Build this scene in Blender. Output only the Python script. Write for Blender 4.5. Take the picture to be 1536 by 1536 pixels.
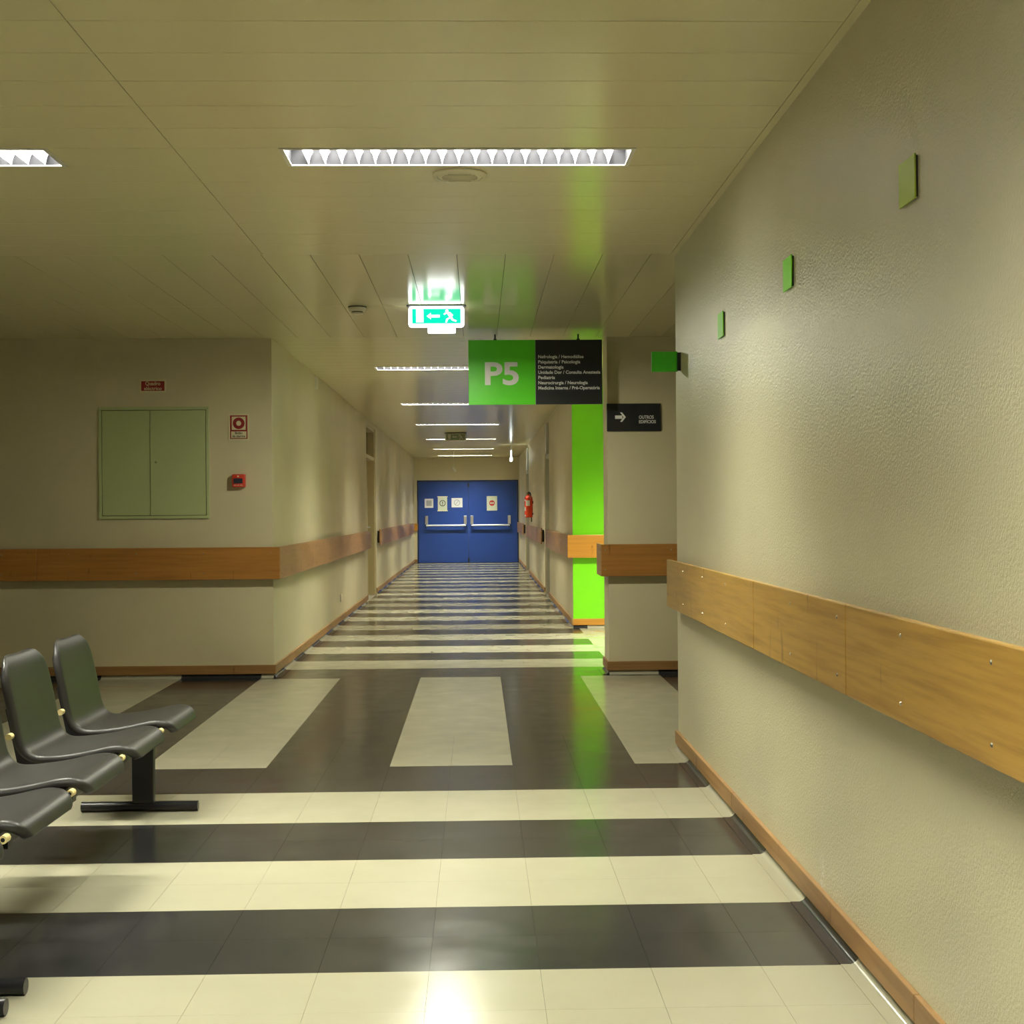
import bpy, bmesh, math, random
from mathutils import Vector, Matrix
random.seed(7)
for o in list(bpy.data.objects): bpy.data.objects.remove(o)
S = bpy.context.scene
COL = S.collection

# ------------------------------------------------------------------ camera
H = 1.2393                         # eye height
cd = bpy.data.cameras.new('camera'); cam = bpy.data.objects.new('camera', cd); COL.objects.link(cam)
yaw, pitch, roll = 0.0246, -0.0003, -0.0075
fw = Vector((math.sin(yaw)*math.cos(pitch), math.cos(yaw)*math.cos(pitch), math.sin(pitch)))
r0 = Vector((math.cos(yaw), -math.sin(yaw), 0)); u0 = r0.cross(fw)
rx = r0*math.cos(roll)+u0*math.sin(roll); ux = -r0*math.sin(roll)+u0*math.cos(roll)
m3 = Matrix((rx, ux, -fw)).transposed()
cam.matrix_world = Matrix.Translation((0, 0, H)) @ m3.to_4x4()
cd.sensor_width = 36; cd.lens = 2059.9/1536*36; cd.clip_end = 100; cd.clip_start = .05
S.camera = cam
# ------------------------------------------------------------------ world, exposure
w = bpy.data.worlds.new('world'); S.world = w; w.use_nodes = True
w.node_tree.nodes['Background'].inputs[0].default_value = (.9, .9, .8, 1)
w.node_tree.nodes['Background'].inputs[1].default_value = .05
S.view_settings.view_transform = 'Standard'; S.view_settings.look = 'None'
S.view_settings.gamma = 1; S.view_settings.use_curve_mapping = False
S.view_settings.exposure = 0.78
LAMP_W = 110.0                      # power of one ceiling luminaire
LAMP_COL = (1.0, .985, .82)

# ------------------------------------------------------------------ materials
def srgb(r, g, b):
    f = lambda c: ((c/255)/12.92 if c/255 <= .04045 else ((c/255+.055)/1.055)**2.4)
    return (f(r), f(g), f(b), 1)
def mat(name, col, rough=.5, metal=0, spec=.5, emit=None, es=0, coat=0):
    m = bpy.data.materials.new(name); m.use_nodes = True
    b = m.node_tree.nodes['Principled BSDF']
    b.inputs['Base Color'].default_value = col; b.inputs['Roughness'].default_value = rough
    b.inputs['Metallic'].default_value = metal; b.inputs['Specular IOR Level'].default_value = spec
    if coat: b.inputs['Coat Weight'].default_value = coat; b.inputs['Coat Roughness'].default_value = .08
    if emit: b.inputs['Emission Color'].default_value = emit; b.inputs['Emission Strength'].default_value = es
    return m
def nodes(m): return m.node_tree.nodes, m.node_tree.links, m.node_tree.nodes['Principled BSDF']
def noise(m, scale, detail=3, rough=.5, stretch=None, coord='Position'):
    n, l, b = nodes(m)
    tc = n.new('ShaderNodeNewGeometry' if coord == 'Position' else 'ShaderNodeTexCoord'); t = n.new('ShaderNodeTexNoise')
    t.inputs['Scale'].default_value = scale; t.inputs['Detail'].default_value = detail; t.inputs['Roughness'].default_value = rough
    if stretch:
        mp = n.new('ShaderNodeMapping'); mp.inputs['Scale'].default_value = stretch
        l.new(tc.outputs[coord], mp.inputs[0]); l.new(mp.outputs[0], t.inputs['Vector'])
    else: l.new(tc.outputs[coord], t.inputs['Vector'])
    return t
def ramp(m, fac, stops):
    n, l, b = nodes(m); r = n.new('ShaderNodeValToRGB'); l.new(fac, r.inputs[0])
    e = r.color_ramp.elements
    e[0].position, e[0].color = stops[0]; e[1].position, e[1].color = stops[-1]
    for p, c in stops[1:-1]: k = e.new(p); k.color = c
    return r
def bump(m, fac, strength, dist):
    n, l, b = nodes(m); k = n.new('ShaderNodeBump'); k.inputs['Strength'].default_value = strength; k.inputs['Distance'].default_value = dist
    l.new(fac, k.inputs['Height']); l.new(k.outputs[0], b.inputs['Normal']); return k
def mix(c, k): return (c[0]*k, c[1]*k, c[2]*k, 1)

def wall_mat(name, c, rough=.42, strength=.35):
    m = mat(name, c, rough); t = noise(m, 1.3, 4)
    n, l, b = nodes(m)
    l.new(ramp(m, t.outputs[0], [(.3, mix(c, .94)), (.7, mix(c, 1.05))]).outputs[0], b.inputs['Base Color'])
    t2 = noise(m, 150, 2, .45); bump(m, t2.outputs[0], strength, .004); return m
WALL = wall_mat('wall_paint', (.64, .575, .37, 1))
WALLN = wall_mat('wall_paint_stippled', (.66, .615, .41, 1), .33, .55)
# pale scuff marks just above the skirting of the right wall
n_, l_, b_ = nodes(WALLN)
geo = n_.new('ShaderNodeNewGeometry'); dist = n_.new('ShaderNodeVectorMath'); dist.operation = 'DISTANCE'
mp = n_.new('ShaderNodeMapping'); mp.inputs['Scale'].default_value = (1, 2.2, 1)
l_.new(geo.outputs['Position'], mp.inputs[0]); l_.new(mp.outputs[0], dist.inputs[0]); dist.inputs[1].default_value = (1.03, 4.12*2.2, .13)
near = ramp(WALLN, dist.outputs['Value'], [(.03, (1, 1, 1, 1)), (.085, (0, 0, 0, 1))])
sc = ramp(WALLN, noise(WALLN, 60, 5, .7).outputs[0], [(.50, (0, 0, 0, 1)), (.60, (1, 1, 1, 1))])
mm = n_.new('ShaderNodeMath'); mm.operation = 'MULTIPLY'; l_.new(near.outputs[0], mm.inputs[0]); l_.new(sc.outputs[0], mm.inputs[1])
mx_ = n_.new('ShaderNodeMixRGB'); mx_.inputs[2].default_value = (.85, .83, .75, 1); l_.new(mm.outputs[0], mx_.inputs[0])
src = b_.inputs['Base Color'].links[0].from_socket; l_.new(src, mx_.inputs[1]); l_.new(mx_.outputs[0], b_.inputs['Base Color'])
GREENW = wall_mat('green_wall_paint', (.22, .80, .010, 1), .35, .1)
CEIL = mat('ceiling_lacquer', (.80, .735, .45, 1), .16, 0, .6)
t = noise(CEIL, 2.0, 3); bump(CEIL, t.outputs[0], .02, .01)
CEILBACK = mat('ceiling_void', (.05, .045, .03, 1), .9)
def vinyl(name, a, b_, rough):
    m = mat(name, a, rough, 0, .4); n, l, b = nodes(m)
    t = noise(m, 3.2, 5, .6); c = ramp(m, t.outputs[0], [(.3, a), (.7, b_)])
    # fine pale scuffs
    s = noise(m, 14, 4, .65, (1, 7, 1)); sr = ramp(m, s.outputs[0], [(.70, (0, 0, 0, 1)), (.80, (1, 1, 1, 1))])
    mx = n.new('ShaderNodeMixRGB'); mx.blend_type = 'MIX'; mx.inputs[2].default_value = (a[0]*.6+.12, a[1]*.6+.12, a[2]*.6+.11, 1)
    sc = n.new('ShaderNodeMath'); sc.operation = 'MULTIPLY'; sc.inputs[1].default_value = .22
    l.new(sr.outputs[0], sc.inputs[0]); l.new(sc.outputs[0], mx.inputs[0]); l.new(c.outputs[0], mx.inputs[1])
    l.new(mx.outputs[0], b.inputs['Base Color'])
    rr = ramp(m, noise(m, 6, 4).outputs[0], [(.3, (rough*.75,)*3+(1,)), (.7, (rough*1.3,)*3+(1,))]); l.new(rr.outputs[0], b.inputs['Roughness'])
    bump(m, noise(m, 5, 2).outputs[0], .05, .006); return m
LIGHTF = vinyl('cream_vinyl', (.355, .337, .243, 1), (.378, .358, .258, 1), .19)
DARKF = vinyl('charcoal_vinyl', (.022, .022, .022, 1), (.036, .035, .034, 1), .17)
GROUT = mat('floor_screed', (.22, .20, .15, 1), .7)
def wood(name, a, b_, axis, rough=.33):
    m = mat(name, a, rough); n, l, b = nodes(m)
    st = {'X': (1.2, 9, 26), 'Y': (9, 1.2, 26)}[axis]
    t = noise(m, 1.6, 6, .6, st); t2 = noise(m, .9, 3)
    c = ramp(m, t.outputs[0], [(.25, a), (.55, b_), (.8, mix(b_, 1.15))])
    c2 = ramp(m, t2.outputs[0], [(.3, (.78, .75, .72, 1)), (.7, (1.06, 1.05, 1.03, 1))])
    mx = n.new('ShaderNodeMixRGB'); mx.blend_type = 'MULTIPLY'; mx.inputs[0].default_value = 1
    l.new(c.outputs[0], mx.inputs[1]); l.new(c2.outputs[0], mx.inputs[2])
    # short dark cracks and knots across the veneer
    k = noise(m, 5.5, 3, .5, (1, 3.6, .8) if axis == 'Y' else (3.6, 1, .8)); kr = ramp(m, k.outputs[0], [(.25, (.40, .34, .27, 1)), (.33, (1, 1, 1, 1))])
    m2 = n.new('ShaderNodeMixRGB'); m2.blend_type = 'MULTIPLY'; m2.inputs[0].default_value = .8
    l.new(mx.outputs[0], m2.inputs[1]); l.new(kr.outputs[0], m2.inputs[2]); l.new(m2.outputs[0], b.inputs['Base Color'])
    bump(m, t.outputs[0], .05, .002); return m
WGOLD = wood('veneer_lit_golden', (.29, .15, .023, 1), (.48, .285, .058, 1), 'Y')  # one veneer in two tints: golden carries strong light, red-brown weaker light
WREDX = wood('veneer_dim_red_across', (.33, .14, .030, 1), (.46, .21, .045, 1), 'X')
WREDY = wood('veneer_dim_red_along', (.34, .17, .055, 1), (.43, .23, .08, 1), 'Y')
WORNG = wood('orange_veneer', (.55, .24, .03, 1), (.64, .30, .045, 1), 'X')
WBASEX = wood('skirting_wood_across', (.25, .13, .04, 1), (.34, .185, .06, 1), 'X', .5)
WBASEY = wood('skirting_wood_along', (.27, .15, .055, 1), (.38, .22, .085, 1), 'Y', .5)
STEEL = mat('screw_steel', (.75, .73, .68, 1), .25, 1)
CHROME = mat('brushed_chrome', (.75, .76, .78, 1), .3, .9)
BLACKP = mat('black_plastic', (.025, .024, .022, 1), .40, 0, .4)
t = noise(BLACKP, 220, 2); bump(BLACKP, t.outputs[0], .04, .001)
BLACKM = mat('black_metal', (.012, .012, .014, 1), .35)
CREAM = mat('cream_rubber', (.72, .60, .27, 1), .5)
WHITE = mat('white_plastic', (.75, .73, .64, 1), .4)
BEIGEP = mat('beige_plastic', (.78, .73, .52, 1), .4)
REFL = mat('lamp_reflector', (.012, .012, .0145, 1), .6, 0, .05)
BLADE = mat('lamp_louvre_blade', (.9, .9, .95, 1), .35, emit=(.93, .92, 1, 1), es=.9)  # blades glow themselves, standing in for tube light reaching them
FRAME = mat('lamp_frame', (.72, .70, .62, 1), .35)
SIGNG = mat('sign_green', (.12, .76, .02, 1), .35, 0, .3)
SIGNK = mat('sign_charcoal', (.016, .018, .021, 1), .35)
SIGNT = mat('sign_lettering', (.86, .86, .82, 1), .4)
GTILE = mat('green_plate', (.28, .92, .04, 1), .45, 0, .2)
GTILEY = mat('yellow_green_plate', (.46, .62, .045, 1), .4, 0, .25)
GTILED = mat('green_flag_plate', (.045, .52, .010, 1), .35)
CAB = mat('cabinet_enamel', (.47, .54, .27, 1), .3)
CABGAP = mat('cabinet_gap', (.06, .07, .03, 1), .8)
SRED = mat('sign_dark_red', (.30, .022, .025, 1), .4)
SCREAM = mat('sign_cream', (.72, .66, .42, 1), .4)
RED = mat('red_plastic', (.62, .045, .025, 1), .3)
REDX = mat('extinguisher_red', (.75, .06, .02, 1), .25)
NAVY = mat('dark_window', (.03, .04, .055, 1), .2)
BLUE = mat('blue_door_paint', (.02, .06, .28, 1), .35)
t = noise(BLUE, 2.5, 4); n_, l_, b_ = nodes(BLUE)
l_.new(ramp(BLUE, t.outputs[0], [(.3, (.018, .056, .26, 1)), (.7, (.022, .066, .30, 1))]).outputs[0], b_.inputs['Base Color'])
BLUED = mat('blue_door_edge', (.008, .022, .09, 1), .4)
PAPER = mat('paper', (.74, .74, .74, 1), .6)
PAPERG = mat('paper_pale_green', (.58, .62, .48, 1), .6)
GREYINK = mat('grey_ink', (.40, .40, .40, 1), .6)
INK = mat('dark_ink', (.07, .07, .07, 1), .6)
REDINK = mat('red_ink', (.50, .04, .03, 1), .6)
DOORB = mat('beige_door', (.52, .44, .25, 1), .4)
GLASSD = mat('dark_transom_glass', (.09, .055, .04, 1), .12)
GLASSL = mat('pale_transom_glass', (.60, .62, .60, 1), .12)  # pale base colour stands in for light reflected in the panes
METALF = mat('transom_frame', (.5, .49, .42, 1), .35)
EXW = mat('exit_sign_diffuser', (.9, .95, .92, 1), .4, emit=(.92, 1, .96, 1), es=2.2)
EXG = mat('exit_sign_green', (.0, .45, .2, 1), .4, emit=(.0, .85, .36, 1), es=.95)
EXGU = mat('unlit_sign_green', (.30, .36, .24, 1), .35)
LAMPW = mat('lamp_white', (.9, .9, .9, 1), .4, emit=(1, .97, 1, 1), es=2.2)

# ------------------------------------------------------------------ mesh helpers
def newobj(name, me, m, parent=None, smooth=False):
    o = bpy.data.objects.new(name, me); COL.objects.link(o)
    if m is not None:
        me.materials.clear()
        for k in (m if isinstance(m, (list, tuple)) else [m]): me.materials.append(k)
    if parent is not None: o.parent = parent
    if smooth:
        for p in me.polygons: p.use_smooth = True
    return o
class MB:
    def __init__(s): s.bm = bmesh.new()
    def box(s, x0, x1, y0, y1, z0, z1, bev=0):
        g = bmesh.ops.create_cube(s.bm, size=1)
        for v in g['verts']:
            v.co = Vector((x0+(v.co.x+.5)*(x1-x0), y0+(v.co.y+.5)*(y1-y0), z0+(v.co.z+.5)*(z1-z0)))
        if bev:
            ed = list({e for v in g['verts'] for e in v.link_edges})
            bmesh.ops.bevel(s.bm, geom=ed, offset=bev, segments=2, affect='EDGES', profile=.5)
        return s
    def cyl(s, a, b, r, r2=None, seg=16):
        a = Vector(a); b = Vector(b); d = b-a
        q = d.to_track_quat('Z', 'Y').to_matrix().to_4x4()
        bmesh.ops.create_cone(s.bm, cap_ends=True, segments=seg, radius1=r, radius2=r if r2 is None else r2, depth=d.length,
                              matrix=Matrix.Translation((a+b)/2) @ q)
        return s
    def prism(s, pts, axis, a, b):
        # pts: 2-D outline; extruded along axis from a to b
        def P(p, t):
            return {'X': (t, p[0], p[1]), 'Y': (p[0], t, p[1]), 'Z': (p[0], p[1], t)}[axis]
        A = [s.bm.verts.new(P(p, a)) for p in pts]; B = [s.bm.verts.new(P(p, b)) for p in pts]
        n = len(pts)
        for i in range(n): s.bm.faces.new((A[i], A[(i+1) % n], B[(i+1) % n], B[i]))
        s.bm.faces.new(A[::-1]); s.bm.faces.new(B); return s
    def lathe(s, prof, c, seg=24, axis='Z'):
        rings = []
        for r, z in prof:
            ring = []
            for i in range(seg):
                t = 2*math.pi*i/seg; x, y = r*math.cos(t), r*math.sin(t)
                ring.append(s.bm.verts.new((c[0]+x, c[1]+y, c[2]+z)))
            rings.append(ring)
        for A, B in zip(rings, rings[1:]):
            for i in range(seg): s.bm.faces.new((A[i], A[(i+1) % seg], B[(i+1) % seg], B[i]))
        s.bm.faces.new(rings[0][::-1]); s.bm.faces.new(rings[-1]); return s
    def mesh(s, name):
        bmesh.ops.recalc_face_normals(s.bm, faces=s.bm.faces)
        me = bpy.data.meshes.new(name); s.bm.to_mesh(me); s.bm.free(); return me
    def build(s, name, m, parent=None, smooth=False):
        o = newobj(name, s.mesh(name), m, parent)
        if smooth:
            for p in o.data.polygons: p.use_smooth = True
            o.data.set_sharp_from_angle(angle=math.radians(40))
        return o
def tag(o, label, cat, group=None):
    o['label'] = label; o['category'] = cat
    if group: o['group'] = group
    return o
def thing(name, label, cat, loc=(0, 0, 0), group=None):
    o = bpy.data.objects.new(name, None); COL.objects.link(o); o.location = loc; o.empty_display_size = .1
    return tag(o, label, cat, group)
def struct(o): o['kind'] = 'structure'; return o
def copy_tree(o, parent=None):
    c = o.copy(); COL.objects.link(c); c.parent = parent
    for ch in list(o.children): copy_tree(ch, c)
    return c
def text(name, body, size, loc, m, parent, align='LEFT', bold=0.0, wx=1.0, rot=(math.pi/2, 0, 0), width=None, depth=.0008, cap=None):
    """flat lettering standing in an XZ plane; width fits the line to a real width, cap the letter height"""
    cu = bpy.data.curves.new(name, 'FONT'); cu.body = body; cu.size = size; cu.align_x = align; cu.offset = bold; cu.extrude = depth
    cu.resolution_u = 4
    ob = bpy.data.objects.new(name, cu); COL.objects.link(ob)
    dg = bpy.context.evaluated_depsgraph_get(); dg.update()
    me = bpy.data.meshes.new_from_object(ob.evaluated_get(dg)); bpy.data.objects.remove(ob)
    xs = [v.co.x for v in me.vertices]; ys = [v.co.y for v in me.vertices]
    sx = wx if width is None else width/(max(xs)-min(xs)); sy = 1 if cap is None else cap/(max(ys)-min(ys))
    x0 = min(xs) if align == 'LEFT' else (min(xs)+max(xs))/2
    for v in me.vertices: v.co = Vector(((v.co.x-x0)*sx, v.co.y*sy, v.co.z))
    me.name = name
    o = newobj(name, me, m, parent); o.rotation_euler = rot; o.location = loc; return o

# ------------------------------------------------------------------ layout
C = 2.56                    # ceiling height
XR = 1.03                   # near right wall
YE = 7.10                   # where that wall ends
YF = 10.40                  # wall facing the camera
XL = -1.55                  # corridor left wall
XC = 1.00                   # corridor right wall
YG = 14.55                  # green wall
YD = 33.30                  # far doors
XM, XP, YB = -6.0, 6.0, -4.0
X0, Y0, T = -.4416, 3.7122, .3   # tile grid
TH = .006

# ------------------------------------------------------------------ floor
floor = struct(MB().box(XM, XP, YB, YD+.3, -.08, -TH).build('floor', GROUT))
_tc = {}
def slab(name, x0, x1, y0, y1, m, gap=.0004):
    key = (round(x1-x0, 4), round(y1-y0, 4), m.name)
    if key not in _tc:
        hx, hy = (x1-x0)/2-gap, (y1-y0)/2-gap
        _tc[key] = MB().box(-hx, hx, -hy, hy, -TH, 0).mesh(name)
        _tc[key].materials.append(m)
    o = bpy.data.objects.new(name, _tc[key]); COL.objects.link(o); o.parent = floor
    o.location = ((x0+x1)/2, (y0+y1)/2, 0); return o
sm = lambda dark: DARKF if dark else LIGHTF
# waiting area stripes: single tiles in front, plain stripes further out of view
for j in range(-13, 5):
    dark = j % 2 == 0
    ya, yb = Y0+.6*j, Y0+.6*(j+1)
    if j >= -2:
        for rr in range(2):
            for i in range(-6, 5):
                xa, xb = X0+T*i, min(X0+T*(i+1), XR)
                slab('floor_tile', xa, xb, ya+T*rr, ya+T*(rr+1), sm(dark))
        slab('floor_stripe', XM, X0-6*T, ya, yb, sm(dark))
    else: slab('floor_stripe', XM, XR, max(ya, YB), yb, sm(dark))
for rr in (8,):                                  # dark band ends at the wall corner; filler beside it
    slab('floor_stripe', X0+5*T if False else XR, XP, Y0+.6*4, Y0+.6*5, DARKF)
# crossing: long bars
YA, YZ = Y0+.6*5, Y0+.6*11
for k in range(-9, 11):
    xa, xb = X0+.6*k, X0+.6*(k+1); dark = k % 2 == 1
    if xb < XM+.6 or xa > XP-.6: continue
    yend = YZ if XL-.1 < xa and xb < XC+.4 else YF
    rows = 3 if -5 <= k <= 2 else 0
    for rr in range(rows):
        for h in range(2): slab('floor_tile', xa+T*h, xa+T*(h+1), YA+T*rr, YA+T*(rr+1), sm(dark))
    slab('floor_bar', xa, xb, YA+T*rows, yend, sm(dark))
# corridor stripes
for j in range(11, 50):
    dark = j % 2 == 1
    ya, yb = Y0+.6*j, min(Y0+.6*(j+1), YD)
    x1 = 1.06 if yb > YF+.3 and yb < YG+.1 and j > 11 else XC
    slab('floor_stripe', XL, x1 if ya < YG else XC, ya, yb, sm(dark))
slab('floor_slab', 1.06, XP, YF+.35, YG, LIGHTF)
slab('floor_strip', XC, 1.06, Y0+.6*11, Y0+.6*12, DARKF)
# coves: floor covering turned up the foot of the walls, piece by piece
RC = .034
def cove(axis, wallpos, sgn, a, b, m):
    """axis: direction of run; the wall is at wallpos, room on side sgn"""
    n = 6; prof = [(0, 0), (RC+.02, 0)]
    for i in range(n+1):
        t_ = math.pi/2*i/n; prof.append((RC-RC*math.sin(t_), RC-RC*math.cos(t_)))
    prof.append((0, RC)); pr = []
    for d, z in prof[:1]+[(RC+.02, 0), (RC+.02, .0015)]+prof[3:]: pr.append((wallpos+sgn*d, z+.0004))
    bm = MB(); bm.prism(pr, axis, a, b); o = bm.build('cove', m, floor, True); return o
for j in range(-4, 6):
    if j == 5: cove('Y', XR, -1, Y0+.6*j, YE, LIGHTF)
    else: cove('Y', XR, -1, Y0+.6*j, Y0+.6*(j+1), sm(j % 2 == 0))
for k in range(-5, -1): cove('X', YF, -1, X0+.6*k, min(X0+.6*(k+1), XL), sm(k % 2 == 1))
for k in range(2, 5): cove('X', YF, -1, max(X0+.6*k, .985), X0+.6*(k+1), sm(k % 2 == 1))
LD = (19.15, 20.85)          # left corridor door opening
RD = ((19.3, 20.6), (27.0, 28.9))
for j in range(11, 50):
    a, b = max(Y0+.6*j, YF), min(Y0+.6*(j+1), YD)
    if b < LD[0] or a > LD[1]: cove('Y', XL, 1, a, b, sm(j % 2 == 1))
    if a > YG-.2 and not any(a < q and b > p for p, q in RD): cove('Y', XC, -1, max(a, YG), b, sm(j % 2 == 1))
cove('X', YG, -1, XC, 1.15, DARKF); cove('X', YG, -1, 1.15, 3, LIGHTF)
cove('Y', .985, -1, YF, YF+.36, DARKF)

# ------------------------------------------------------------------ walls
def wall(name, boxes, m):
    b = MB()
    for q in boxes: b.box(*q)
    return struct(b.build(name, m))
TOP = C+.14
wall('wall_right', [(XR, XR+.2, YB, YE, 0, TOP)], WALLN)
wall('wall_front', [(XM, XL, YF, YF+.2, 0, TOP)], WALL)
def with_openings(x0, x1, y0, y1, ops, zt=2.50):
    out = []; y = y0
    for a, b in ops:
        out.append((x0, x1, y, a, 0, TOP)); out.append((x0, x1, a, b, zt, TOP)); y = b
    out.append((x0, x1, y, y1, 0, TOP)); return out
wall('wall_corridor_left', with_openings(XL-.2, XL, YF+.2, YD, [LD]), WALL)
wall('wall_corridor_right', with_openings(XC, XC+.2, YG+.012, YD, RD), WALL)
wall('wall_green', [(XC, XP, YG, YG+.012, 0, TOP), (XC+.2, XP, YG+.012, YG+.2, 0, TOP)], GREENW)
wall('wall_column', [(.985, XP, YF, YF+.36, 0, TOP)], WALL)
DX0, DX1, DZ = -1.475, .975, 2.01
wall('wall_far', [(XL-.2, DX0, YD, YD+.2, 0, TOP), (DX1, XC+.2, YD, YD+.2, 0, TOP), (DX0, DX1, YD, YD+.2, DZ, TOP)], WALL)
wall('wall_left', [(XM-.2, XM, YB, YF+.2, 0, TOP)], WALL)
wall('wall_back', [(XM-.2, XR+.2, YB-.2, YB, 0, TOP)], WALL)
wall('wall_side', [(XP, XP+.2, YE-.6, YG+.2, 0, TOP), (XR+.2, XP, YE-.3, YE, 0, TOP)], WALL)

# baseboards
def baseboard(name, boxes, m):
    b = MB()
    for q in boxes: b.box(*q, .003)
    return struct(b.build(name, m))
BZ0, BZ1, BT = RC-.004, .098, .016
baseboard('baseboard_right', [(XR-BT, XR, -2, 3.2, BZ0, BZ1), (XR-BT, XR, 3.203, 5.52, BZ0, BZ1), (XR-BT, XR, 5.523, YE+.015, BZ0, BZ1)], WBASEY)
baseboard('baseboard_front', [(XM, XL+BT, YF-BT, YF, BZ0, BZ1)], WBASEX)
baseboard('baseboard_corridor_left', [(XL, XL+BT, YF, LD[0], BZ0, BZ1), (XL, XL+BT, LD[1], YD, BZ0, BZ1)], WBASEY)
baseboard('baseboard_corridor_right', [(XC-BT, XC, YG-BT, RD[0][0], BZ0, BZ1), (XC-BT, XC, RD[0][1], RD[1][0], BZ0, BZ1), (XC-BT, XC, RD[1][1], YD, BZ0, BZ1)], WBASEY)
baseboard('baseboard_green', [(XC, XP, YG-BT, YG, BZ0, BZ1)], WORNG)
baseboard('baseboard_column', [(.985-BT, XP, YF-BT, YF, BZ0, BZ1), (.985-BT, .985, YF, YF+.36, BZ0, BZ1)], WBASEX)
baseboard('baseboard_far', [(XL, DX0, YD-BT, YD, BZ0, BZ1)], WBASEX)

# ------------------------------------------------------------------ ceiling of narrow metal panels
ceiling = struct(MB().box(XM-.2, XP+.2, YB-.2, YD+.2, C+.13, C+.2).build('ceiling', CEILBACK))
G = .0014
def panel(x0, x1, y0, y1):
    o = MB().box(x0+G, x1-G, y0+G, y1-G, C, C+.012).build('ceiling_panel', CEIL, ceiling); return o
RW = .2575
LX0, LX1 = -.712, .585        # luminaire over the camera's lane
LLX1 = -1.545; LLX0 = LLX1-1.297
row0 = 4.985
LROWS_NEAR = {0: row0, -12: row0-12*RW}
XJ = -1.09                   # end joint of the panels
TR = .028                    # wall angle width
k = 0
for k in range(-34, 8):
    ya = row0+RW*k; yb = ya+RW
    if ya < YB: continue
    hole = k in (0, -12)
    if k < -14 and not hole: 
        if k % 4 == 0: panel(XM, XR-TR, ya, ya+4*RW if ya+4*RW < row0-14*RW+.001 else row0-14*RW)
        continue
    if hole:
        panel(LX1, XR-TR, ya, yb); panel(XJ, LX0, ya, yb); panel(LLX1, XJ, ya, yb); panel(XM, LLX0, ya, yb)
    else:
        panel(XJ, XR-TR, ya, yb); panel(XJ-2.4, XJ, ya, yb); panel(XM, XJ-2.4, ya, yb)
ystart = row0+8*RW
YM = 8.79
for k in range(-20, 21):
    xa = .15+.25*k
    for a, b in ((ystart, YM), (YM, YF)):
        panel(max(xa, XM), min(xa+.25, XP), a, b) if xa > XM-.2 and xa < XP else None
CLX0, CLX1 = -.935, .335
CLY = [12.66, 16.7, 20.8, 24.95, 28.75, 32.2]
nrow = int((YD-YF)/RW)
rw2 = (YD-YF)/nrow
cl_rows = {min(range(nrow), key=lambda i: abs(YF+rw2*(i+.5)-y)): y for y in CLY}
for i in range(nrow):
    ya = YF+rw2*i
    if i in cl_rows: panel(XL, CLX0, ya, ya+rw2); panel(CLX1, XC, ya, ya+rw2)
    else: panel(XL, XC, ya, ya+rw2)
# the side passage
PLX0, PLX1 = 1.35, 2.62; PLY = 12.9
panel(XC, XP, YF+.3, PLY-.125); panel(XC, XP, PLY+.125, YG); panel(XC, PLX0, PLY-.125, PLY+.125); panel(PLX1, XP, PLY-.125, PLY+.125)
struct(MB().box(XR-TR, XR, YB, YE, C-.001, C+.011).build('trim_1', CEIL))

# ------------------------------------------------------------------ louvred ceiling lights
def lamp_proto(L, Wd):
    root = thing('ceiling_light', 'x', 'light', group='louvred ceiling lights')
    hx, hy = L/2, Wd/2; fr = .016
    b = MB(); b.box(-hx, hx, -hy, -hy+fr, -.003, .001); b.box(-hx, hx, hy-fr, hy, -.003, .001)
    b.box(-hx, -hx+fr, -hy+fr, hy-fr, -.003, .001); b.box(hx-fr, hx, -hy+fr, hy-fr, -.003, .001)
    b.build('frame', FRAME, root)
    b = MB(); i = fr
    b.box(-hx+i-.004, hx-i+.004, -hy+i-.006, -hy+i-.001, .0, .1); b.box(-hx+i-.004, hx-i+.004, hy-i+.001, hy-i+.006, .0, .1)
    b.box(-hx+i-.006, -hx+i-.001, -hy+i, hy-i, .0, .1); b.box(hx-i+.001, hx-i+.006, -hy+i, hy-i, .0, .1)
    b.box(-hx+i-.004, hx-i+.004, -hy+i-.004, hy-i+.004, .1, .104)
    b.build('reflector', REFL, root)
    n = 20; pit = (L-2*fr)/n
    me = MB().prism([(-.0015, .003), (.0015, .003), (.004, .018), (.009, .034), (.018, .050), (-.018, .050), (-.009, .034), (-.004, .018)], 'Y', -hy+fr, hy-fr).mesh('blade'); me.materials.append(BLADE)
    for k in range(1, n):
        o = bpy.data.objects.new('louvre_blade', me); COL.objects.link(o); o.parent = root; o.location = (-hx+fr+pit*k, 0, 0)
    ld = bpy.data.lights.new('fluorescent_lamp', 'AREA'); ld.shape = 'RECTANGLE'; ld.size = L-.06; ld.size_y = Wd-.09
    ld.energy = LAMP_W; ld.color = LAMP_COL; ld.spread = math.radians(140)
    lo = bpy.data.objects.new('fluorescent_lamp', ld); COL.objects.link(lo); lo.parent = root; lo.location = (0, 0, .085)
    return root
P1 = lamp_proto(LX1-LX0, RW)
def place_lamp(x, y, label, proto=P1, first=False):
    o = proto if first else copy_tree(proto)
    o.location = (x, y, C); o['label'] = label; return o
place_lamp((LX0+LX1)/2, row0+RW/2, 'large louvred ceiling light directly in front of the round speaker', first=True)
place_lamp((LLX0+LLX1)/2, row0+RW/2, 'louvred ceiling light cut off by the left edge of the picture')
place_lamp((LX0+LX1)/2, row0-12*RW+RW/2, 'louvred ceiling light overhead behind the picture, nearest the camera')
place_lamp((LLX0+LLX1)/2, row0-12*RW+RW/2, 'louvred ceiling light overhead on the waiting side, behind the picture')
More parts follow.
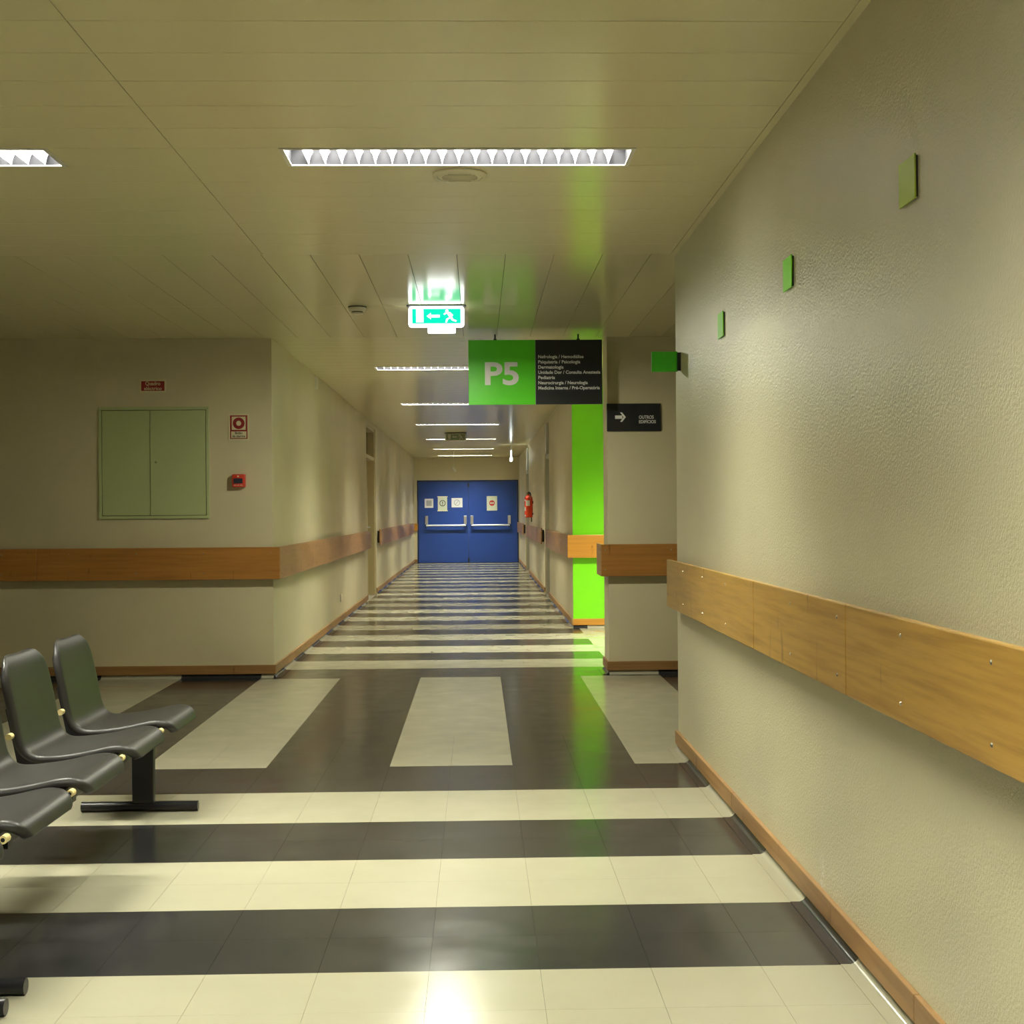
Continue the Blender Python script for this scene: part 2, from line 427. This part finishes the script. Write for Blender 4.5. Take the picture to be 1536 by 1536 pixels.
for x, y, l_ in ((-4.36, row0+RW/2, 'added louvred fill light farthest left, over the waiting area'), (-4.36, row0-12*RW+RW/2, 'added louvred fill light overhead at the far left behind the picture'),
                (-2.2, -1.1, 'rearmost added louvred fill light on the waiting side'), (-.065, -1.1, 'rearmost added louvred fill light beside the near right wall')):
    place_lamp(x, y, l_)  # unseen lamps added to give the waiting area more bounce light
place_lamp(3.4, 8.66, 'added louvred fill light in the cross corridor behind the right wall')  # unseen lamp added as fill beside the column
P2 = lamp_proto(CLX1-CLX0, rw2)
names = ['first corridor ceiling light, partly hidden behind the hanging P5 sign', 'second corridor ceiling light, its right end behind the P5 sign',
         'third corridor ceiling light, seen whole just below the P5 sign', 'corridor ceiling light with its middle hidden by the pale green hanging sign',
         'second last corridor ceiling light, before the blue doors', 'last and smallest corridor ceiling light, right before the blue doors']
for i, (rk, y) in enumerate(sorted(cl_rows.items())):
    place_lamp((CLX0+CLX1)/2, YF+rw2*(rk+.5), names[i], P2, i == 0)
P3 = lamp_proto(PLX1-PLX0, .25)
next(c for c in P3.children if c.type == 'LIGHT').data.energy = LAMP_W*1.7
place_lamp((PLX0+PLX1)/2, PLY, 'ceiling light in the side passage by the green wall, out of view', P3, True)

# ------------------------------------------------------------------ wall guard rails
RZ0, RZ1 = .745, .987; RT = .020; RO = .040
def screw(parent, p, d):
    MB().cyl(Vector(p), Vector(p)+Vector(d)*.0025, .0055, .003, 10).build('screw', STEEL, parent)
def rail_y(root, x, sgn, segs, m, sstep, s0, cleat=True):
    """boards running along Y on a wall at x, room side sgn"""
    f = x+sgn*(RO+RT); bk = x+sgn*RO
    for a, b in segs:
        o = MB().box(min(f, bk), max(f, bk), a+.0012, b-.0012, RZ0, RZ1, .0035).build('board', m, root)
        ys = []; y = s0
        while y < b-.03:
            if y > a+.03: ys.append(y)
            y += sstep
        for y in ys:
            for z in (RZ0+.045, RZ1-.04): screw(o, (f, y, z), (sgn, 0, 0))
    a, b = min(s[0] for s in segs), max(s[1] for s in segs)
    y = a+.2
    while y < b:
        MB().box(min(x, bk), max(x, bk), y-.02, y+.02, RZ0+.03, RZ1-.03).build('bracket', BLACKM, root); y += 1.12
def rail_x(root, y, segs, m, sstep, s0):
    f = y-RO-RT; bk = y-RO
    for a, b in segs:
        o = MB().box(a+.0012, b-.0012, f, bk, RZ0, RZ1, .0035).build('board', m, root)
        x = s0
        while x < b-.02:
            if x > a+.02:
                for z in (RZ0+.05, RZ1-.045): screw(o, (x, f, z), (0, -1, 0))
            x += sstep
    a, b = min(s[0] for s in segs), max(s[1] for s in segs)
    x = a+.12
    while x < b:
        MB().box(x-.02, x+.02, bk, y, RZ0+.03, RZ1-.03).build('bracket', BLACKM, root); x += 1.12
o = thing('wall_guard_rail', 'golden-lit veneer wall guard rail along the near right wall', 'handrail', (XR, 3, RZ0), 'wooden wall guard rails')
def tloc(root):   # children are written in world coordinates
    for ch in root.children: ch.location = ch.location-root.location
def rail(label, fn):
    o = thing('wall_guard_rail', label, 'handrail', (0, 0, 0), 'wooden wall guard rails'); fn(o); return o
bpy.data.objects.remove(o)
rail('golden-lit veneer wall guard rail along the near right wall',
     lambda o: rail_y(o, XR, -1, [(-2, 1.2), (1.2, 3.615), (3.615, 4.835), (4.835, 7.065)], WGOLD, .56, .90))
def fl(o):
    rail_x(o, YF, [(-5.6, -3.3), (-3.3, -1.49)], WREDX, .50, -3.56)
    rail_y(o, XL, 1, [(YF-.04, 12.4), (12.4, 14.8), (14.8, 17.0), (17.0, LD[0]-.03)], WREDY, .56, 10.43)
rail('reddish wooden guard rail wrapping the left wall corner below the metal cabinet', fl)
rail('wooden guard rail on the left corridor wall beyond the door recess', lambda o: rail_y(o, XL, 1, [(LD[1]+.15, 25), (25, 31.9)], WREDY, 1.12, 21.3))
def cr_(o):
    rail_x(o, YF, [(.925, 3.2)], WREDX, .50, .955)
    rail_y(o, .985, -1, [(YF-.04, YF+.34)], WREDY, .25, YF+.03)
rail('brown wooden guard rail around the grey column under the OUTROS sign', cr_)
def gr_(o):
    rail_x(o, YG, [(.94, 3.2)], WORNG, 5, 9)
    rail_y(o, XC, -1, [(YG-.04, 16.6), (16.6, RD[0][0]-.02)], WREDY, .56, 14.62)
rail('orange wooden guard rail crossing the bright green wall into the corridor', gr_)
rail('short guard rail between the two doors on the right corridor wall', lambda o: rail_y(o, XC, -1, [(RD[0][1]+.1, RD[1][0]-.1)], WREDY, 1.12, 21))
rail('last guard rail on the right corridor wall beside the blue doors', lambda o: rail_y(o, XC, -1, [(RD[1][1]+.1, YD-.25)], WREDY, 1.12, 29.3))
def fw_(o):
    MB().box(XL+.002, XL+.085, YD-.06, YD, RZ0+.05, RZ1-.02, .01).build('board', WORNG, o)
rail('small orange wooden rail end on the far wall left of the blue doors', fw_)

# ------------------------------------------------------------------ blue double doors
dl = thing('double_door', 'blue double fire doors with push bars at the corridor end', 'door', (0, 0, 0))
b = MB(); b.box(DX0, DX0+.03, YD-.01, YD+.12, 0, DZ); b.box(DX1-.03, DX1, YD-.01, YD+.12, 0, DZ); b.box(DX0+.03, DX1-.03, YD-.01, YD+.12, DZ-.03, DZ)
b.build('door_frame', BLUED, dl)
MID = -.235
for x0, x1, s in ((DX0+.034, MID-.004, 1), (MID+.004, DX1-.034, -1)):
    lf = MB().box(x0, x1, YD+.005, YD+.055, .012, DZ-.034, .003).build('door_leaf', BLUE, dl)
    xa, xb = (-1.25, -.315) if s == 1 else (-.155, .75)
    for x in (xa, xb):
        MB().box(x-.035, x+.035, YD-.05, YD+.004, .94, 1.15, .01).build('bar_bracket', CHROME, lf)
        MB().box(x-.02, x+.02, YD-.10, YD-.03, .885, .95, .006).build('bar_arm', BLACKM, lf)
    MB().cyl((xa-.01, YD-.09, .915), (xb+.01, YD-.09, .915), .022).build('push_bar', CHROME, lf, True)
MB().box(MID-.02, MID+.02, YD-.02, YD+.004, 1.84, 1.93, .004).build('bolt', BLACKM, dl)
MB().box(MID-.02, MID+.02, YD-.02, YD+.004, .02, .13, .004).build('bolt', BLACKM, dl)
YP = YD+.003
def paper(label, x0, x1, z0, z1, m, cat='notice'):
    o = thing('door_notice', label, cat, (0, 0, 0), 'notices on the blue doors')
    MB().box(x0, x1, YP-.006, YP, z0, z1).build('sheet', m, o); return o
def ring(name, c, ro, ri, y, m, parent, seg=28):
    bm = MB()
    for i in range(seg):
        a0, a1 = 2*math.pi*i/seg, 2*math.pi*(i+1)/seg
        bm.prism([(c[0]+ro*math.cos(a0), c[1]+ro*math.sin(a0)), (c[0]+ro*math.cos(a1), c[1]+ro*math.sin(a1)),
                  (c[0]+ri*math.cos(a1), c[1]+ri*math.sin(a1)), (c[0]+ri*math.cos(a0), c[1]+ri*math.sin(a0))], 'Y', y-.001, y)
    return bm.build(name, m, parent)
def disc(name, c, r, y, m, parent, seg=28):
    return MB().prism([(c[0]+r*math.cos(2*math.pi*i/seg), c[1]+r*math.sin(2*math.pi*i/seg)) for i in range(seg)], 'Y', y-.001, y).build(name, m, parent)
q = paper('plain white notice, leftmost on the blue doors', -1.295, -1.085, 1.345, 1.565, PAPER)
MB().box(-1.255, -1.125, YP-.007, YP-.006, 1.39, 1.525).build('print', GREYINK, q)
q = paper('tall pale green notice with an exclamation mark in a circle', -.975, -.750, 1.275, 1.61, PAPERG)
b = MB(); b.box(-.99, -.735, YP-.009, YP-.0065, 1.605, 1.622); b.box(-.99, -.735, YP-.009, YP-.0065, 1.262, 1.278); b.build('holder', BEIGEP, q)
ring('warning_circle', (-.862, 1.455), .075, .058, YP-.006, INK, q); MB().box(-.872, -.852, YP-.007, YP-.006, 1.44, 1.495).box(-.872, -.852, YP-.007, YP-.006, 1.405, 1.425).build('exclamation_mark', INK, q)
q = paper('white notice with a crossed circle beside the door gap', -.645, -.380, 1.352, 1.578, PAPER)
ring('prohibition_circle', (-.512, 1.465), .075, .06, YP-.006, GREYINK, q)
MB().prism([(-.565, 1.415), (-.555, 1.405), (-.459, 1.515), (-.469, 1.525)], 'Y', YP-.007, YP-.006).build('slash', GREYINK, q)
q = paper('pale notice with a red stop disc on the right blue door', .208, .462, 1.265, 1.62, PAPERG)
disc('stop_disc', (.335, 1.45), .068, YP-.006, REDINK, q); MB().box(.285, .385, YP-.0085, YP-.007, 1.435, 1.465).build('stop_bar', PAPERG, q)

# ------------------------------------------------------------------ corridor side doors with transoms
def side_door(label, xw, sgn, a, b_, glass, idx):
    """door set back in the corridor wall; sgn = direction into the room behind"""
    o = thing('side_door', label, 'door', (0, 0, 0))
    xi = xw+sgn*.12; x0, x1 = min(xi, xi+sgn*.04), max(xi, xi+sgn*.04)
    f = MB(); xa, xb = min(xw+sgn*.02, xi), max(xw+sgn*.02, xi)
    f.box(xa, xb, a, a+.05, 0, 2.50); f.box(xa, xb, b_-.05, b_, 0, 2.50); f.box(xa, xb, a+.05, b_-.05, 2.02, 2.07); f.box(xa, xb, a+.05, b_-.05, 2.45, 2.50)
    f.build('door_frame', METALF if glass is GLASSL else DOORB, o)
    lf = MB().box(x0, x1, a+.05, b_-.05, .008, 2.02, .003).build('door_leaf', DOORB, o)
    h = xi-sgn*.04
    MB().cyl((h, b_-.15, 1.02), (h, b_-.28, 1.02), .011).cyl((h, b_-.15, 1.02), (xi+sgn*.005, b_-.15, 1.02), .011).build('handle', CHROME, lf, True)
    MB().box(x0, x1, a+.05, b_-.05, 2.07, 2.45).build('transom_pane', glass, o)
    MB().box(min(xi+sgn*.045, xi+sgn*.1), max(xi+sgn*.045, xi+sgn*.1), a-.05, b_+.05, 0, 2.55).build('back_panel', BEIGEP, o)
side_door('beige side door with a dark transom in the left corridor wall', XL, -1, LD[0], LD[1], GLASSD, 0)
side_door('nearer beige side door with pale transom, right of the corridor', XC, 1, RD[0][0], RD[0][1], GLASSL, 1)
side_door('farther beige side door with pale transom, behind the fire extinguisher', XC, 1, RD[1][0], RD[1][1], GLASSL, 2)
# pale boxes added in place of the bright transom reflections over the right doors
for lab, y in (('slim pale box added for the transom reflection over the nearer right corridor door', RD[0][0]+.1), ('slim pale box added for the transom reflection over the farther right corridor door', RD[1][0]+.15)):
    o = thing('transom_glint_box', lab, 'sign', (XC, y, 2.3), 'pale boxes over the corridor doors')
    MB().box(-.035, 0, -.03, .30, -.25, .19, .006).build('box', METALF, o)
    MB().box(-.038, -.035, -.02, .29, -.23, .17).build('panel', WHITE, o)

# ------------------------------------------------------------------ things on the wall that faces the camera
cb = thing('electric_cabinet', 'pale green metal electric cabinet with two doors in left wall', 'cabinet', (0, 0, 0))
cx0, cx1, cz0, cz1 = -2.848, -2.022, 1.205, 2.046
b = MB(); fw_ = .022; y0, y1 = YF-.014, YF
b.box(cx0, cx1, y0, y1, cz0, cz0+fw_, .003); b.box(cx0, cx1, y0, y1, cz1-fw_, cz1, .003); b.box(cx0, cx0+fw_, y0, y1, cz0+fw_, cz1-fw_, .003); b.box(cx1-fw_, cx1, y0, y1, cz0+fw_, cz1-fw_, .003)
b.build('frame', CAB, cb)
MB().box(cx0+fw_, cx1-fw_, YF-.003, YF-.0005, cz0+fw_, cz1-fw_).build('body', CABGAP, cb)
MB().box(cx0+fw_+.004, -2.463, YF-.010, YF-.003, cz0+fw_+.004, cz1-fw_-.004, .002).build('cabinet_door', CAB, cb)
dr = MB().box(-2.461, cx1-fw_-.004, YF-.016, YF-.003, cz0+fw_+.004, cz1-fw_-.004, .002).build('cabinet_door', CAB, cb)
MB().cyl((-2.42, YF-.016, 1.63), (-2.42, YF-.019, 1.63), .009, .009).build('lock', mat('cabinet_lock', (.25, .28, .14, 1), .5), dr)
# red sign over it
sg = thing('wall_sign', 'dark red sign reading Quadro electrico above the metal cabinet', 'sign', (0, 0, 0))
MB().box(-2.538, -2.342, YF-.004, YF, 2.157, 2.252).build('plate', SCREAM, sg)
MB().box(-2.527, -2.353, YF-.0052, YF-.004, 2.168, 2.241).build('red_field', SRED, sg)
text('lettering', 'Quadro', .04, (-2.44, YF-.0055, 2.210), SCREAM, sg, 'CENTER', .0006, width=.112)
text('lettering', 'eléctrico', .036, (-2.44, YF-.0055, 2.174), SCREAM, sg, 'CENTER', .0006, width=.132)
sg = thing('alarm_sign', 'cream and red alarm button sign with ring above red call point', 'sign', (0, 0, 0))
ax0, ax1, az0, az1 = -1.876, -1.722, 1.791, 1.992
MB().box(ax0, ax1, YF-.004, YF, az0, az1).build('plate', SCREAM, sg)
MB().box(ax0+.012, ax1-.012, YF-.005, YF-.004, az0+.012, az1-.012).build('red_field', SRED, sg)
MB().box(ax0+.025, ax1-.025, YF-.006, YF-.005, az0+.080, az1-.022).build('picture_field', SCREAM, sg)
MB().box(ax0+.020, ax1-.020, YF-.006, YF-.005, az0+.018, az0+.068).build('text_field', SCREAM, sg)
ccx, ccz = (ax0+ax1)/2, az0+.129
ring('ring', (ccx, ccz), .044, .019, YF-.006, SRED, sg)
text('lettering', 'Botão', .026, (ccx, YF-.0065, az0+.047), INK, sg, 'CENTER', .0003, width=.055)
text('lettering', 'de alarme', .026, (ccx, YF-.0065, az0+.024), INK, sg, 'CENTER', .0003, width=.096)
cp = thing('fire_call_point', 'small red fire alarm call point on the left wall', 'alarm', (0, 0, 0))
MB().box(-1.846, -1.748, YF-.05, YF, 1.438, 1.536, .008).build('body', RED, cp, True)
MB().box(-1.834, -1.766, YF-.0515, YF-.049, 1.466, 1.504, .001).build('window', NAVY, cp)
MB().box(-1.805, -1.793, YF-.0512, YF-.049, 1.514, 1.524).build('indicator', SCREAM, cp)
MB().box(-1.832, -1.812, YF-.0508, YF-.049, 1.450, 1.455).box(-1.806, -1.79, YF-.0508, YF-.049, 1.450, 1.455).box(-1.784, -1.766, YF-.0508, YF-.049, 1.450, 1.455).build('print', SCREAM, cp)

# ------------------------------------------------------------------ hanging P5 sign
YS = 10.22
ps = thing('hanging_sign', 'hanging P5 sign, half green half charcoal, listing hospital departments', 'sign', (0, 0, 0))
sx0, sx1, sxm, sz0, sz1 = -.064, .932, .434, 2.036, 2.517
MB().box(sx0, sxm-.001, YS, YS+.025, sz0, sz1, .002).build('green_panel', SIGNG, ps)
MB().box(sxm+.001, sx1, YS, YS+.025, sz0, sz1, .002).build('charcoal_panel', SIGNK, ps)
MB().box(sxm-.002, sxm+.002, YS+.002, YS+.02, sz0, sz1).build('joint_strip', METALF, ps)
for x in (.135, .755):
    MB().box(x-.006, x+.006, YS+.008, YS+.018, sz1-.002, C+.001).box(x-.012, x+.012, YS+.004, YS+.022, sz1, sz1+.008).build('hanger', BLACKM, ps)
text('number', 'P5', .3, (.184, YS-.0005, 2.188), SIGNT, ps, 'CENTER', .008, width=.252, cap=.172)
lines = [('Nefrologia / Hemodiálise', 875-807), ('Psiquiatria / Psicologia', 870-807), ('Dermatologia', 845-807), ('Unidade Dor / Consulta Anestesia', 900-807),
         ('Pediatria', 832-807), ('Neurocirurgia / Neurologia', 881-807), ('Medicina Interna / Pré-Operatória', 899-807)]
for i, (s_, wpx) in enumerate(lines):
    text('lettering', s_, .034, (.455, YS-.0005, 2.380-.0388*i), SIGNT, ps, 'LEFT', .0006, width=wpx*.00498)
# ------------------------------------------------------------------ arrow sign on the column
asn = thing('direction_sign', 'charcoal OUTROS EDIFICIOS sign with white arrow on the column', 'sign', (0, 0, 0))
MB().box(.980, 1.391, YF-.014, YF, 1.842, 2.052, .002).build('plate', SIGNK, asn)
YA_ = YF-.0145
zc = 1.949; x = 1.042; t_ = .013
MB().prism([(x, zc-t_), (x+.055, zc-t_), (x+.055, zc+t_), (x, zc+t_)], 'Y', YA_, YA_+.001).prism(
    [(x+.038, zc+.036), (x+.054, zc+.036), (x+.082, zc), (x+.054, zc-.036), (x+.038, zc-.036), (x+.064, zc)], 'Y', YA_-.0004, YA_+.001).build('arrow', SIGNT, asn)
text('lettering', 'OUTROS', .034, (1.224, YA_, 1.936), SIGNT, asn, 'LEFT', .0005, width=.112, cap=.026)
text('lettering', 'EDIFÍCIOS', .034, (1.224, YA_, 1.902), SIGNT, asn, 'LEFT', .0005, width=.128, cap=.030)
# ------------------------------------------------------------------ green plates on the right wall
for lab, ya, yb, m in (('yellow-green plate, largest and nearest on the right wall', 3.172, 3.292, GTILEY),
                       ('bright green plate in the middle of the right wall row', 4.432, 4.552, GTILE),
                       ('bright green plate, smallest and farthest on the right wall', 5.680, 5.800, GTILE)):
    o = thing('wall_plate', lab, 'sign', (XR, (ya+yb)/2, 2.015), 'small green plates on the right wall')
    h = (yb-ya)/2
    MB().box(-.009, -.005, -h, h, -.0525, .0525, .001).build('plate', m, o)
    MB().box(-.005, 0, -h+.004, h-.004, -.0485, .0485).build('backing', BLACKM, o)
o = thing('flag_sign', 'square green flag sign sticking out at the right wall corner', 'sign', (XR, 6.93, 1.992))
MB().box(-.148, -.016, -.004, .004, -.051, .051, .001).build('plate', GTILED, o)
MB().box(-.018, 0, -.008, .008, -.046, .046).build('bracket', BLACKM, o)

# ------------------------------------------------------------------ exit sign, detector, speaker
def exit_sign(label, x, y, lit=True, turn=0):
    o = thing('exit_sign', label, 'sign', (x, y, C)); o.rotation_euler.z = turn
    hw, hh, d = .178, .14, .05
    G_, W_ = (EXG, EXW) if lit else (EXGU, WHITE)
    MB().box(-hw-.012, hw+.012, -d/2-.012, d/2+.012, -.006, 0, .002).build('mount', BLACKM, o)
    MB().box(-hw, hw, -d/2, d/2, -hh, -.006, .018).build('body', W_, o, True)
    yf = -d/2-.0006
    MB().box(-hw+.024, hw-.022, yf-.001, yf+.002, -hh+.022, -.024).build('face', G_, o)
    yf -= .0012
    z0 = -hh+.028; z1 = -.03
    MB().box(-.128, -.082, yf-.001, yf, z0+.002, z1).build('door_symbol', W_, o)
    zc = (z0+z1)/2
    MB().box(-.045, .022, yf-.001, yf, zc-.008, zc+.008).prism([(-.060, zc), (-.035, zc+.020), (-.035, zc-.020)], 'Y', yf-.001, yf).build('arrow', W_, o)
    b = MB(); P = lambda pts: b.prism([(px, zc+pz) for px, pz in pts], 'Y', yf-.001, yf)
    b.prism([(.068+.010*math.cos(a*.5236), zc+.032+.010*math.sin(a*.5236)) for a in range(12)], 'Y', yf-.001, yf)
    P([(.066, .021), (.088, .026), (.102, -.004), (.086, -.010)]); P([(.072, .020), (.052, .008), (.046, .014), (.068, .028)])
    P([(.088, .024), (.108, .006), (.102, .001), (.084, .014)]); P([(.088, -.004), (.064, -.018), (.058, -.040), (.067, -.042), (.074, -.022), (.098, -.010)])
    P([(.100, -.003), (.108, -.020), (.130, -.028), (.126, -.036), (.100, -.028), (.086, -.008)])
    b.build('running_figure', W_, o)
    if lit:
        ld = bpy.data.lights.new('emergency_tube', 'AREA'); ld.shape = 'RECTANGLE'; ld.size = .16; ld.size_y = .035; ld.energy = 30; ld.color = (1, .98, .80)
        lo = bpy.data.objects.new('emergency_tube', ld); COL.objects.link(lo); lo.parent = o; lo.location = (.033, 0, -hh-.038)
        MB().box(-.055, .122, -d/2+.004, d/2-.004, -hh-.036, -hh+.001, .004).build('emergency_lamp', LAMPW, o, True)
    return o
exit_sign('lit green exit sign with arrow and running figure under the ceiling', -.258, 8.79)
exit_sign('pale green unlit sign hanging far down the corridor ceiling', -.366, 22.9, False)
# edge-on lit sign hanging on the right
o = thing('hanging_lamp_sign', 'white lit sign hanging edge-on near the right corridor wall', 'sign', (.655, 27.0, C))
MB().cyl((0, 0, 0), (0, 0, -.12), .006).build('stem', CHROME, o)
MB().box(-.012, .012, -.17, .17, -.26, -.12, .006).build('face', EXW, o, True)
MB().box(-.026, .026, -.17, .17, -.33, -.26, .012).build('housing', EXW, o, True)
# pendant sensor
o = thing('pendant_sensor', 'tiny white tilted pendant on a cord before the blue doors', 'sensor', (-.525, 30.0, C))
MB().cyl((0, 0, 0), (0, 0, -.35), .004, seg=6).build('cord', WHITE, o)
MB().cyl((-.022, 0, -.345), (.03, 0, -.44), .03).build('body', WHITE, o, True)
o = thing('smoke_detector', 'small round beige smoke detector left of the exit sign', 'detector', (-.765, 8.83, C))
MB().lathe([(.060, 0), (.060, -.005), (.054, -.007)], (0, 0, 0)).build('base', CABGAP, o, True)
MB().lathe([(.056, -.006), (.056, -.018), (.048, -.030), (.040, -.032)], (0, 0, 0)).build('body', BEIGEP, o, True)
MB().lathe([(.036, -.031), (.036, -.040)], (0, 0, 0)).build('slots', CABGAP, o, True)
MB().lathe([(.038, -.039), (.036, -.046), (.02, -.050)], (0, 0, 0)).build('cap', BEIGEP, o, True)
o = thing('ceiling_speaker', 'round beige ceiling speaker with slotted grille behind the large light', 'speaker', (-.062, row0+RW+.135, C))
MB().lathe([(.107, 0), (.108, -.005), (.102, -.010), (.088, -.012), (.0865, -.009)], (0, 0, 0), 40).build('ring', BEIGEP, o, True)
MB().lathe([(.0860, -.002), (.0855, -.0115), (.03, -.0135), (.001, -.0137)], (0, 0, 0), 40).build('grille', BEIGEP, o, True)
b = MB()
for k in range(-3, 4):
    hw = math.sqrt(.07**2-(k*.018)**2)
    b.box(-hw, hw, k*.018-.003, k*.018+.003, -.0146, -.012)
b.build('slots', mat('speaker_slot', (.66, .61, .42, 1), .7), o)

# ------------------------------------------------------------------ small wall things in the corridor
o = thing('fire_extinguisher', 'red fire extinguisher with white labels on the right corridor wall', 'extinguisher', (XC-.085, 24.9, 1.13))
MB().lathe([(.05, 0), (.07, .008), (.074, .03), (.074, .33), (.066, .37), (.04, .40), (.02, .405), (.02, .43)], (0, 0, 0)).build('cylinder', REDX, o, True)
MB().box(-.018, .018, -.03, .03, .425, .45, .004).box(-.012, .012, -.11, .0, .455, .468).box(-.012, .012, -.10, .0, .425, .437).build('valve_handle', BLACKM, o)
pts = [(-.02, .02, .44), (.03, .06, .45), (.055, .08, .35), (.06, .08, .15), (.055, .07, -.08)]
b = MB()
for a, c_ in zip(pts, pts[1:]): b.cyl(a, c_, .011, seg=8)
b.build('hose', BLACKM, o, True)
def curved_label(z0, z1, a0, a1):
    bm = MB(); n = 8; r = .0752; V = []
    for i in range(n+1):
        t_ = math.radians(a0+(a1-a0)*i/n); V.append((bm.bm.verts.new((r*math.cos(t_), r*math.sin(t_), z0)), bm.bm.verts.new((r*math.cos(t_), r*math.sin(t_), z1))))
    for p, q in zip(V, V[1:]): bm.bm.faces.new((p[0], q[0], q[1], p[1]))
    return bm
curved_label(.21, .31, 225, 285).build('label_plate', WHITE, o); curved_label(.30, .325, 185, 225).build('label_plate', WHITE, o); curved_label(.12, .19, 185, 225).build('label_plate', WHITE, o); curved_label(.02, .05, 195, 225).build('label_plate', WHITE, o)
MB().box(.06, .086, -.03, .03, .25, .30).box(.06, .086, -.03, .03, .05, .08).build('wall_bracket', BLACKM, o)
o = thing('wall_flag_box', 'small white box sticking out high on the left corridor wall', 'sign', (XL, 13.1, 2.475))
MB().box(0, .035, -.03, .03, -.055, .06, .01).build('body', WHITE, o, True)
MB().box(.0, .008, -.045, .045, -.05, .06).build('backplate', BEIGEP, o)
o = thing('wall_socket', 'white wall socket low on the left corridor wall', 'socket', (XL, 15.45, .285))
MB().box(0, .012, -.04, .04, -.04, .04, .004).build('plate', WHITE, o, True)
MB().cyl((.012, 0, 0), (.0135, 0, 0), .022).build('outlet', BEIGEP, o)

# ------------------------------------------------------------------ waiting benches
def seat_mesh():
    prof = [(-.058, .732), (-.044, .724), (-.022, .685), (-.004, .61), (.012, .535), (.026, .46), (.040, .415), (.066, .388), (.105, .380), (.18, .385), (.26, .397), (.33, .412), (.375, .416), (.41, .408), (.434, .388), (.445, .362)]
    # resample with a Catmull-Rom spline
    P = [Vector(p) for p in prof]; out = []
    for i in range(len(P)-1):
        p0, p1, p2, p3 = P[max(i-1, 0)], P[i], P[i+1], P[min(i+2, len(P)-1)]
        for s_ in range(4):
            t_ = s_/4
            out.append(.5*((2*p1)+(-p0+p2)*t_+(2*p0-5*p1+4*p2-p3)*t_*t_+(-p0+3*p1-3*p2+p3)*t_**3))
    out.append(P[-1]); L = [0]
    for a, c_ in zip(out, out[1:]): L.append(L[-1]+(c_-a).length)
    tot = L[-1]; bm = bmesh.new(); NV = 24; G_ = []
    for k, p in enumerate(out):
        s_ = L[k]; t0 = out[min(k+1, len(out)-1)]-out[max(k-1, 0)]; t0.normalize()
        nrm = Vector((-t0.y, t0.x))          # towards the sitter
        if nrm.x < 0 and k < 20: nrm = -nrm
        if nrm.y < 0 and k >= 20: nrm = -nrm
        hw = .238
        rt = .13
        if s_ < rt: hw *= .50+.50*math.sqrt(max(0, 1-((rt-s_)/rt)**2))
        rf = .10
        if tot-s_ < rf: hw *= .74+.26*math.sqrt(max(0, 1-((rf-(tot-s_))/rf)**2))
        notch = math.exp(-((s_-.40)/.05)**2); hw *= 1-.04*notch
        row = []
        A_ = [(-1, -.026), (-.996, -.015), (-.978, -.006), (-.945, -.001)]
        A_ = A_+[(-.90+.90*i/9, 0) for i in range(10)]
        A_ = A_+[(-a, o_) for a, o_ in A_[-2::-1]]
        for a, o_ in A_:
            q = p+nrm*(o_*min(1, .15+s_/.09)-.004*(1-a*a))
            row.append(bm.verts.new((q.x, a*hw, q.y)))
        G_.append(row)
    for A, B in zip(G_, G_[1:]):
        for i in range(len(A)-1): bm.faces.new((A[i], A[i+1], B[i+1], B[i]))
    bmesh.ops.recalc_face_normals(bm, faces=bm.faces)
    # give the shell its thickness
    orig = list(bm.faces)
    bmesh.ops.solidify(bm, geom=orig, thickness=.005)
    bmesh.ops.recalc_face_normals(bm, faces=bm.faces)
    me = bpy.data.meshes.new('seat'); bm.to_mesh(me); bm.free()
    for p in me.polygons: p.use_smooth = True
    me.materials.append(BLACKP); return me
SEAT = seat_mesh()
pegm = MB().cyl((0, -.018, 0), (0, .014, 0), .0115, seg=14).mesh('peg'); pegm.materials.append(CREAM)
pegh = MB().cyl((0, -.0186, 0), (0, -.0172, 0), .006, seg=10).mesh('peg_hole'); pegh.materials.append(BLACKM)
XB = -1.665
def bench(label, ys, legs, y0, y1):
    o = thing('beam_bench', label, 'bench', (XB+.26, (y0+y1)/2, 0), 'black beam benches in the waiting area'); cy = (y0+y1)/2
    ox = XB-(XB+.26)
    for y in ys:
        s_ = bpy.data.objects.new('seat', SEAT); COL.objects.link(s_); s_.parent = o; s_.location = (ox, y-cy, 0)
        for px, pz, sd in ((.392, .374, -1), (.0, .455, -1)):
            g = bpy.data.objects.new('peg', pegm); COL.objects.link(g); g.parent = s_; g.location = (px, sd*.256, pz)
            if px > .1:
                h = bpy.data.objects.new('peg', pegh); COL.objects.link(h); h.parent = s_; h.location = (px, sd*.256, pz); h.name = 'peg_socket'
        for sd in (-1, 1):
            b = MB(); b.prism([(-.020, .55), (-.045, .54), (.0, .325), (.37, .325), (.37, .352), (.1, .348), (.03, .372), (.002, .45)], 'Y', sd*.17, sd*.13)
            b.build('seat_bracket', BLACKM, s_)
    MB().box(.24+ox, .30+ox, y0-cy, y1-cy, .285, .338, .004).build('beam', BLACKM, o)
    for y in legs:
        lg = MB().box(.217+ox, .306+ox, y-cy-.02, y-cy+.02, .035, .30, .004).build('leg', BLACKM, o)
        f = MB(); f.cyl((.005+ox, y-cy, .022), (.487+ox, y-cy, .022), .021, seg=20)
        f.build('foot', BLACKM, lg, True)
PT = .60
bench('four-seat black plastic beam bench, fully within the picture', [5.765-PT*i for i in range(4)], [5.765, 3.58], 3.56, 5.97)
bench('black beam bench in the bottom left corner, mostly cut off', [3.365-PT*i for i in range(4)], [3.43, 1.4], 1.3, 3.50)
